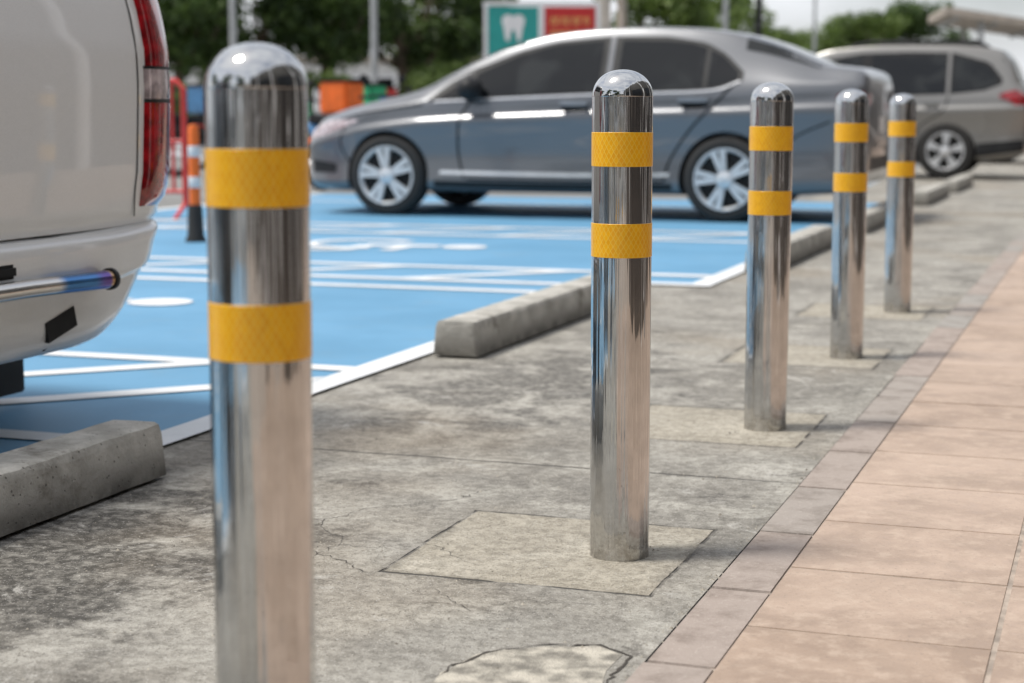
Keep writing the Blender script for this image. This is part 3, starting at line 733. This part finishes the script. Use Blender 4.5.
for z,xr,hw in zz:
    rg=plan(xr,.30,hw,.22,.02,n=14); L=len(rg)
    for x,y in rg:
        s=max(0,min(1,(.90-x)/.42)); s=s*s*(3-2*s); e=max(0,min(1,(abs(y)-.36)/.42)); e=e*e*(3-2*e)
        lift=.035*max(0,min(1,(abs(y)-.45)/.45))**1.5
        vs.append((x,y,z+(.20*s*e+.07*e)*(1-(z-.245)/.287)+lift*((z-.245)/.287)))
for i in range(len(zz)-1):
    for k in range(L): fs.append((i*L+k,i*L+(k+1)%L,(i+1)*L+(k+1)%L,(i+1)*L+k))
fs.append(tuple(range(L))); fs.append(tuple((len(zz)-1)*L+k for k in range(L)))
vbump=fixn(mk('rear_bumper',vs,fs,M['white_car'],vt,smooth=50))
def vpatch(name,mat,z0,z1,s0,s1,off,nz=10,ns=24,parent=None,tb=(1,1)):
    vs=[];fs=[]
    for j in range(nz+1):
        z=z0+(z1-z0)*j/nz; p=vparams(max(z,.6)); rg=plan(p[0],p[1],p[2],n=16)
        path=[q for q in rg if q[1]>=-.6 and q[0]>-3.0 and (q[0]>p[0]-.25 or q[1]>0)]
        path=sorted([q for q in path if q[0]>p[0]-.2],key=lambda q:q[1])+sorted([q for q in path if q[0]<=p[0]-.2 and q[1]>0],key=lambda q:-q[0])
        P_=np.array(path); d=np.r_[0,np.cumsum(np.hypot(*np.diff(P_,axis=0).T))]
        i0=int(np.argmin(np.abs(P_[:,0]-(p[0]-.2*(1-.707)))+np.abs(P_[:,1]-(p[2]-.2*(1-.707))))); d=d-d[i0]
        ej=1
        if tb[0]: ej=min(ej,j/1.5)
        if tb[1]: ej=min(ej,(nz-j)/1.5)
        for i in range(ns+1):
            s=s0+(s1-s0)*i/ns
            edge=min(1,min(i,ns-i)/2.0,ej)
            x=np.interp(s,d,P_[:,0]); y=np.interp(s,d,P_[:,1]); x2=np.interp(s+.01,d,P_[:,0]); y2=np.interp(s+.01,d,P_[:,1])
            tx,ty=x2-x,y2-y; l=math.hypot(tx,ty)+1e-9; nx_,ny_=ty/l,-tx/l
            o=off*math.sqrt(edge) if edge>0 else -.004
            if off<.006: o=off
            vs.append((x+nx_*o,y+ny_*o,z))
    for j in range(nz):
        for i in range(ns): fs.append((j*(ns+1)+i,j*(ns+1)+i+1,(j+1)*(ns+1)+i+1,(j+1)*(ns+1)+i))
    return mk(name,vs,fs,mat,parent or vt,smooth=50)
vpatch('tail_light',M['red_lamp'],.585,.862,-.225,.20,.020,tb=(1,0))
vpatch('lamp_divider',M['black'],.862,.872,-.225,.20,.0195,tb=(0,0),nz=2)
vpatch('tail_light',M['clear_lamp'],.872,.950,-.225,.20,.0198,tb=(0,0))
vpatch('lamp_divider',M['black'],.950,.958,-.225,.20,.0195,tb=(0,0),nz=2)
vpatch('tail_light',M['red_lamp'],.958,1.36,-.215,.20,.020,tb=(0,1))
for o in list(vt.children):
    if o.name.startswith('tail_light') or o.name.startswith('lamp_divider'):
        c=o.copy(); c.data=o.data.copy(); col.objects.link(c); c.scale=(1,-1,1)
vpatch('rear_window',M['glass'],1.16,1.58,-1.35,-.26,.004,parent=vt)
vpatch('side_window',M['glass'],1.16,1.56,.35,1.3,.004); vpatch('side_window',M['glass'],1.16,1.54,1.36,2.3,.004)
vpatch('hatch_gap',M['seam'],.565,1.15,-.258,-.252,.002,ns=2)
PX=.990
MB().tube([(PX-.03,-.62,.430),(PX,-.3,.430),(PX,0,.429),(PX,.15,.426),(PX-.004,.28,.422),(PX-.008,.36,.420)],[.016,.021,.022,.022,.023,.024],24).build('exhaust_pipe',M['pipe'],vt)
MB().lathe([(.023,.36),(.028,.362),(.028,.374),(.022,.375),(.016,.35)],24,'y',(PX-.008,0,.420)).build('pipe_tip',M['black'],vt)
for yb in (-.25,.05): MB().box((PX-.035,yb,.428),(.05,.03,.03),bev=.004).build('pipe_bracket',M['black'],vt)
MB().box((.958,-.18,.470),(.03,.36,.034),bev=.008).build('bumper_slot',M['liner'],vt)
MB().box((.915,.215,.320),(.05,.17,.095),bev=.022,rot=Matrix.Rotation(R(14),3,'X')).build('tow_hook_recess',M['liner'],vt)
MB().box((.70,0,.30),(.3,.9,.09),bev=.03).build('underbody',M['liner'],vt)
for sd in (1,-1): MB().box((.385,sd*.70,.19),(.014,.26,.32),bev=.005).build('mud_flap',M['rubber'],vt)
for x in (0,-2.8):
    for sd in (1,-1): wheel(vt,x,.86,.33,.21,sd,1)
for x in (0,-2.8):
    for sd in (1,-1): MB().lathe([(.0001,.54*sd),(.37,.54*sd),(.37,.80*sd)],32,'y',(x,0,.33)).build('wheel_arch',M['liner'],vt)

# ------------------------------------------------ street furniture, left
pg=ground(196,243)
t=thing('safety_post','orange and white safety post on a black base beside the red barrier','traffic post',(pg.x,pg.y,0))
MB().lathe([(.0001,0),(.070,0),(.070,.02),(.055,.05),(.048,.22),(.040,.25),(.0001,.25)],32).build('base',M['rubber'],t)
MB().lathe([(.036,.25),(.036,.74),(.030,.765),(.0001,.77)],32).build('tube',M['orange'],t)
for z in (.36,.56): MB().lathe([(.0365,z),(.0375,z+.002),(.0375,z+.07),(.0365,z+.072)],32).build('reflective_sleeve',M['reflect_white'],t)
pg=ground(172,219)
t=thing('barrier','red tubular crowd barrier behind the white vehicle tail light','barrier',(pg.x,pg.y,0),R(10))
MB().tube([(-.85,0,.12),(-.85,0,1.03),(-.80,0,1.09),(.07,0,1.09),(.12,0,1.03),(.12,0,.12)],.024).build('frame',M['red_paint'],t)
mb=MB()
for k in range(9): mb.tube([(-.76+k*.098,0,.22),(-.76+k*.098,0,1.08)],.014)
mb.tube([(-.85,0,.22),(.12,0,.22)],.018).tube([(-.85,0,.62),(.12,0,.62)],.016); mb.build('bars',M['red_paint'],t)
for x in (-.85,.12): MB().tube([(x,-.25,.015),(x,-.22,.03),(x,0,.13),(x,.22,.03),(x,.25,.015)],.018).build('foot',M['red_paint'],t)

def bike(loc,rz,label,mat,box=None):
    t=thing('motorbike',label,'motorbike',loc,rz,'motorbikes parked beyond the sedan')
    for x in (0,1.22):
        w=MB().lathe([(.20,-.03),(.24,-.045),(.28,-.03),(.285,0),(.28,.03),(.24,.045),(.20,.03)],36,'y',closed=True).build('wheel',M['rubber'],t); w.location=(x,0,.285)
        m=MB().lathe([(.19,-.02),(.205,-.02),(.205,.02),(.19,.02)],32,'y',closed=True).lathe([(.0001,-.04),(.035,-.04),(.035,.04),(.0001,.04)],16,'y')
        for k in range(6): m.tube([(0,0,0),(.2*math.cos(k*PI/3),0,.2*math.sin(k*PI/3))],.008,6)
        m.build('rim',M['alloy'],w)
    MB().tube([(1.22,.07,.285),(1.05,.06,.72),(.98,.03,.95)],.02).tube([(1.22,-.07,.285),(1.05,-.06,.72),(.98,-.03,.95)],.02).build('fork',M['black'],t)
    MB().box((1.0,0,.68),(.07,.34,.42),rot=Matrix.Rotation(R(-18),3,'Y'),bev=.03,taper=.7).box((.99,0,.95),(.14,.22,.10),bev=.04).build('fairing',mat,t)
    MB().ell((1.22,0,.50),(.20,.06,.09)).build('mudguard',mat,t)
    MB().ell((.10,0,.62),(.46,.11,.10),rot=Matrix.Rotation(R(10),3,'Y')).ell((.55,0,.42),(.33,.09,.12)).build('body',mat,t)
    MB().box((.22,0,.75),(.72,.24,.10),bev=.04,rot=Matrix.Rotation(R(6),3,'Y')).build('seat',M['black'],t)
    MB().tube([(.92,-.33,1.0),(.97,-.1,1.02),(.97,.1,1.02),(.92,.33,1.0)],.016).build('handlebar',M['black'],t)
    for sd in (1,-1): MB().tube([(.97,sd*.2,1.02),(.95,sd*.28,1.18)],.006).ell((.95,sd*.29,1.2),(.015,.06,.04)).build('mirror',M['black'],t)
    MB().ell((1.07,0,.95),(.05,.08,.05)).build('headlight',M['clear_lamp'],t)
    MB().box((.35,0,.33),(.34,.2,.22),bev=.04).build('engine',M['alloy'],t)
    MB().tube([(.4,-.14,.24),(-.1,-.16,.3)],[.025,.045]).build('exhaust',M['chrome'],t)
    MB().ell((-.34,0,.66),(.03,.07,.04)).build('tail_light',M['red_lamp'],t)
    if box:
        bo=MB().box((-.12,0,1.03),(.42,.42,.40),bev=.03).build('cargo_box',box,t); MB().box((-.12,0,1.245),(.44,.44,.03),bev=.01).build('lid',M['black'],bo)
    return t
specs=[(322,19,'teal_bike','blue motorbike parked nearest, left of the sedan nose',-20,None),(338,22,'orange','orange motorbike with an orange cargo box by the sedan nose',-100,'orange'),(362,25,'green_plastic','green motorbike with a green cargo box behind the sedan bonnet',170,'green_plastic'),(322,27,'red_paint','red motorbike with a white cargo box beyond the sedan nose',200,'sign_white'),
 (178,23,'black','black motorbike beyond the red barrier',20,None),(204,26,'red_paint','red motorbike with a blue cargo box beyond the safety post',160,'teal_bike'),(385,28,'orange','orange motorbike with a red cargo box behind the sedan bonnet',-60,'red_paint'),(336,31,'sign_white','white motorbike farthest beyond the sedan nose',150,None)]
for px,D,m,l,rz,bx in specs:
    p=far(px,D); bike(p,R(rz),l,M[m],M[bx] if bx else None)

# ------------------------------------------------ sign, poles
t=thing('signboard','white framed signboard with a teal tooth panel and a red gold lettered panel','sign',far(541,36),YAW)
MB().box((-.58,0,2.42),(1.04,.08,1.16)).build('teal_panel',M['teal'],t)
MB().box((.58,0,2.62),(1.06,.08,.76)).build('red_panel',M['sign_red'],t)
MB().box((-1.145,0,2.35),(.08,.12,1.35)).box((0,0,2.35),(.11,.12,1.35)).box((1.16,0,2.35),(.09,.12,1.35)).box((0,0,3.06),(2.4,.12,.08)).box((.58,0,2.07),(1.0,.1,.28)).build('frame',M['sign_white'],t)
tp=[(-.17,.12),(-.15,.2),(-.08,.235),(0,.20),(.08,.235),(.15,.2),(.17,.12),(.14,0),(.11,-.2),(.06,-.22),(.03,-.05),(0,-.02),(-.03,-.05),(-.06,-.22),(-.11,-.2),(-.14,0)]
n=len(tp); v=[(x*1.4-.58,-.048,z*1.2+2.56) for x,z in tp]; mk('tooth_icon',v,[tuple(range(n))],M['sign_white'],t,smooth=0)
for r_ in range(2):
    mb=MB(); x=.20
    while x<.95:
        w=random.uniform(.05,.09); h=.16 if r_==0 else .09; z=2.70-r_*.24
        mb.box((x,-.05,z),(.02,.02,h)).box((x+w*.5,-.05,z+h/2-.012),(w,.02,.022))
        if random.random()<.6: mb.box((x+w,-.05,z),(.02,.02,h))
        x+=w+.05
    mb.build('lettering',M['gold'],t,smooth=0)
for x in (-1.145,1.16): MB().box((x,0,.84),(.08,.09,1.67)).build('post',M['sign_white'],t)
def pole(px,D,r,h,label,mat,arm=True):
    p=far(px,D); t=thing('lamp_post' if arm else 'post',label,'lamp post' if arm else 'post',p,0)
    MB().tube([(0,0,0),(0,0,.5),(0,0,h)],[r*1.25,r*1.1,r*.8],14).build('pole',mat,t)
    MB().box((0,0,.02),(r*5,r*5,.04),bev=.005).build('base_plate',M['pole'],t)
    if arm:
        MB().tube([(0,0,h-.1),(.4,0,h+.25),(1.3,0,h+.35)],r*.5,10).build('arm',mat,t)
        MB().box((1.5,0,h+.33),(.55,.2,.09),bev=.03).build('lamp_head',M['alloy'],t)
    else: MB().lathe([(r*.9,h),(r*.9,h+.03),(.0001,h+.06)],16).build('post_cap',M['pole'],t)
pole(237,34,.065,7,'pale grey lamp post seen above the nearest bollard',M['pole'])
pole(376,33,.065,7,'grey lamp post in front of the dark trees above the sedan bonnet',M['pole'])
pole(602,38,.17,5,'thick cream post just right of the red sign panel',M['cream'],False)
pole(620,40,.11,5,'thinner brown post beside the thick cream post',M['roof'],False)
pole(722,52,.09,7,'grey lamp post behind the sedan roof',M['pole'])
pole(755,44,.09,7,'dark lamp post right of the sedan roof',M['black'])
pole(810,70,.07,8,'slim distant lamp post above the bronze car bonnet',M['pole'])

# ------------------------------------------------ trees
def crown_mesh(name,seed,mat,R0=3.0,H=2.4,n=9000,leaf=.16,nl=16):
    rnd=random.Random(seed); vs=[];fs=[]
    lobes=[]
    for k in range(nl):
        a=rnd.random()*2*PI; rr=R0*math.sqrt(rnd.random())*.8; z=rnd.uniform(-H*.75,H*.75)*(1-.3*rr/R0)
        lobes.append((rr*math.cos(a),rr*math.sin(a),z,rnd.uniform(.22,.42)*R0))
    for k in range(n):
        cx,cy,cz,r=rnd.choice(lobes)
        d=Vector((rnd.gauss(0,1),rnd.gauss(0,1),rnd.gauss(0,1))).normalized()*r*(rnd.random()**.45)
        p=Vector((cx,cy,cz))+Vector((d.x,d.y,d.z*.75))
        nrm=(d.normalized()+Vector((rnd.gauss(0,.6),rnd.gauss(0,.6),rnd.gauss(0,.6)+.3))).normalized()
        u=nrm.orthogonal().normalized(); u=Matrix.Rotation(rnd.random()*6.28,3,nrm)@u; w=nrm.cross(u); s=leaf*rnd.uniform(.6,1.3)
        i=len(vs); vs+=[tuple(p-u*s),tuple(p+w*s*.45+nrm*s*.1),tuple(p+u*s),tuple(p-w*s*.45+nrm*s*.1)]; fs.append((i,i+1,i+2,i+3))
    me=bpy.data.meshes.new(name); me.from_pydata(vs,[],fs); me.materials.append(mat); return me,lobes
def tree_mesh(seed,zc,R0,lobes):
    rnd=random.Random(seed+9); mb=MB()
    mb.tube([(0,0,0),(.05,.02,.5),(.02,-.05,zc*.45),(.08,.04,zc*.7)],[.24,.17,.14,.11],12)
    for (x,y,z,r) in lobes[:12]:
        mb.tube([(.03,0,zc*.40+rnd.random()*zc*.2),(x*.4+rnd.uniform(-.2,.2),y*.4,zc*.6+z*.3),(x*.85,y*.85,zc+z*.8)],[.08,.055,.02],7)
    return mb
protos=[]
for k,(m,R0,H,n,leaf,zc) in enumerate([('leaf_d',3.2,2.6,7500,.18,4.4),('leaf_d',2.8,2.2,6500,.16,3.7),('leaf_l',2.6,2.0,6000,.15,3.9),('leaf_l',1.5,1.2,4500,.09,1.5)]):
    me,lb=crown_mesh('crown',k+20,M[m],R0,H,n,leaf); o=tree_mesh(k,zc,R0,lb).build('trunk',M['bark']); tm=o.data; bpy.data.objects.remove(o); protos.append((me,tm,zc))
def tree(k,px,D,s,label,name='tree',cat='tree',pos=None):
    me,tm,zc=protos[k]; t=thing(name,label,cat,pos or far(px,D),random.random()*6,'trees beyond the car park' if cat=='tree' else 'bushes beyond the car park'); t.scale=(s,s,s*random.uniform(.92,1.08))
    a=bpy.data.objects.new('trunk',tm); col.objects.link(a); a.parent=t
    b=bpy.data.objects.new('crown',me); col.objects.link(b); b.parent=t; b.location=(0,0,zc)
    return t
T=[(0,185,44,1.0,'dark tree farthest left, above the red barrier'),(1,262,50,1.1,'dark tree behind the top of the nearest bollard'),(0,330,47,1.0,'dark dense tree left of the lamp post above the sedan bonnet'),
(0,405,52,1.05,'dark dense tree right of the lamp post above the sedan bonnet'),(2,452,60,.95,'pale tree just left of the signboard'),(0,130,52,1.1,'dark tree hidden behind the white vehicle'),
(2,655,62,1.0,'pale green tree right of the cream posts'),(2,715,74,1.05,'pale green tree above the middle of the sedan roof'),(2,775,84,.85,'small pale tree above the sedan rear window'),
(2,850,98,1.12,'round pale tree above the bronze car bonnet'),(1,908,100,1.16,'round dark tree above the bronze car roof')]
for k,px,D,s,l in T: tree(k,px,D,s,l)
H_=[(3,200,40,.7,'low leafy bush beyond the red barrier'),(3,340,43,.8,'low leafy bush above the sedan headlight'),(3,425,45,.9,'low leafy bush above the sedan windscreen'),
(3,250,44,.9,'low leafy bush behind the nearest bollard'),(3,800,56,1.2,'low leafy bush between the two parked cars')]
for k,px,D,s,l in H_: tree(k,px,D,s,l,'bush','bush')
for pos,l in (((-9,-7,0),'tree added behind the camera for reflections, on the parking side'),((-2.6,-12,0),'tree added behind the camera for reflections, near the kerb'),((-15,-1,0),'tree added behind the camera for reflections, beyond the blue bays')): tree(0,0,0,1.0,l,pos=Vector(pos))  # unseen trees added as dark shapes between bright sky gaps in reflections

# ------------------------------------------------ buildings
def building(name,label,loc,rz,w,d,h,mat,storeys=1,win=6):
    t=thing(name,label,'building',loc,rz)
    MB().box((0,d/2,h/2),(w,d,h)).build('wall',mat,t,smooth=0)
    MB().box((0,d/2,h+.12),(w+.5,d+.5,.24),bev=.03).build('roof',M['roof'],t)
    for s in range(storeys):
        for k in range(win):
            x=-w/2+w*(k+.5)/win; z=h*(s+.5)/storeys
            f=MB().box((x,-.02,z),(w/win*.7,.08,h/storeys*.62)).build('window',M['sign_white'],t,smooth=0)
            MB().box((x,-.05,z),(w/win*.62,.05,h/storeys*.54)).build('pane',M['glass'],f,smooth=0)
    return t
building('low_building','low pale building seen through the trees above the nearest bollard',far(270,75),YAW,24,8,3.0,M['wall'],1,8)
building('low_building','long pale building far beyond the sedan roof',far(640,125),YAW,34,10,5.5,M['wall'],2,10)
t=thing('pavilion','beige pitched canopy roof on posts at the top right edge','canopy',far(1030,60),YAW-R(8))
vs=[(-3.4,-3,4.05),(3.6,-3,2.9),(3.6,3,2.9),(-3.4,3,4.05),(-3.4,-3,4.3),(3.6,-3,3.15),(3.6,3,3.15),(-3.4,3,4.3)]
fixn(mk('roof',vs,[(0,1,2,3),(4,5,6,7),(0,1,5,4),(1,2,6,5),(2,3,7,6),(3,0,4,7)],M['roof'],t,smooth=0))
for x,z in ((-2.2,3.9),(3.2,3.0)):
    for y in (-2.5,2.5): MB().box((x,y,z/2),(.16,.16,z)).build('post',M['pole'],t)
mb=MB()
for k in range(6): mb.box((-3+k*1.25,0,4.0-k*.205-.06),(.06,5.8,.1))
mb.build('purlins',M['pole'],t)
t=thing('unseen_shopfront','unseen shop facade with glazing and white columns, made dark for bollard reflections','building',(-2.0,0,0))  # out of view, added and kept close and dark for reflections
MB().box((6.1,22,2.6),(3,64,5.2)).build('wall',M['shopwall'],t,smooth=0)
for k in range(16):
    y=-8+k*4
    f=MB().box((4.58,y+2,1.35),(.10,2.9,2.5)).build('window',M['black'],t,smooth=0)
    MB().box((4.54,y+2,1.35),(.06,2.7,2.3)).build('pane',M['shopglass'],f,smooth=0)
    MB().lathe([(.13,.0),(.13,5.2)],24,'z',(4.35,y,0)).build('column',M['sign_white'],t)
building('unseen_rear_building','unseen cream building behind the camera, added for reflections',(-2,-24,0),PI,18,6,4.5,M['cream'],1,5)  # unseen backdrop added for the bollards to reflect

# ------------------------------------------------ light
SUN_EL=R(66); SUN_AZ=R(248)
w=bpy.data.worlds.new('World'); scene.world=w; w.use_nodes=True; nt=w.node_tree; bg=nt.nodes['Background']
sky=nt.nodes.new('ShaderNodeTexSky'); sky.sky_type='NISHITA'; sky.sun_disc=False; sky.sun_elevation=SUN_EL; sky.sun_rotation=SUN_AZ; sky.dust_density=2.5; sky.air_density=1
tc=nt.nodes.new('ShaderNodeTexCoord'); mp=nt.nodes.new('ShaderNodeMapping'); mp.inputs['Scale'].default_value=(1,1,3.2); nt.links.new(tc.outputs['Generated'],mp.inputs[0])
nz=nt.nodes.new('ShaderNodeTexNoise'); nz.inputs['Scale'].default_value=2.6; nz.inputs['Detail'].default_value=7; nz.inputs['Roughness'].default_value=.55; nt.links.new(mp.outputs[0],nz.inputs[0])
rp=nt.nodes.new('ShaderNodeMapRange'); rp.inputs[1].default_value=.36; rp.inputs[2].default_value=.60; rp.inputs[3].default_value=.35; rp.inputs[4].default_value=.95; nt.links.new(nz.outputs[0],rp.inputs[0])
mx=nt.nodes.new('ShaderNodeMix'); mx.data_type='RGBA'; nt.links.new(rp.outputs[0],mx.inputs[0]); nt.links.new(sky.outputs[0],mx.inputs[6]); mx.inputs[7].default_value=(8.3,8.5,8.9,1)
nt.links.new(mx.outputs[2],bg.inputs[0]); bg.inputs[1].default_value=.12
sl=bpy.data.lights.new('sun','SUN'); sl.energy=3.4; sl.angle=R(12); sl.color=(1,.96,.89)
so=bpy.data.objects.new('sun',sl); col.objects.link(so)
d=Vector((math.sin(SUN_AZ)*math.cos(SUN_EL),math.cos(SUN_AZ)*math.cos(SUN_EL),math.sin(SUN_EL)))
so.rotation_euler=d.to_track_quat('Z','Y').to_euler()

cam=bpy.data.cameras.new('camera'); co=bpy.data.objects.new('camera',cam); col.objects.link(co); scene.camera=co
co.location=(0,0,CH); co.rotation_euler=(PI/2-TH,0,YAW); cam.lens=36*F/1024; cam.sensor_width=36; cam.clip_end=2000; cam.clip_start=.05
cam.dof.use_dof=True; cam.dof.focus_distance=3.22; cam.dof.aperture_fstop=3.8
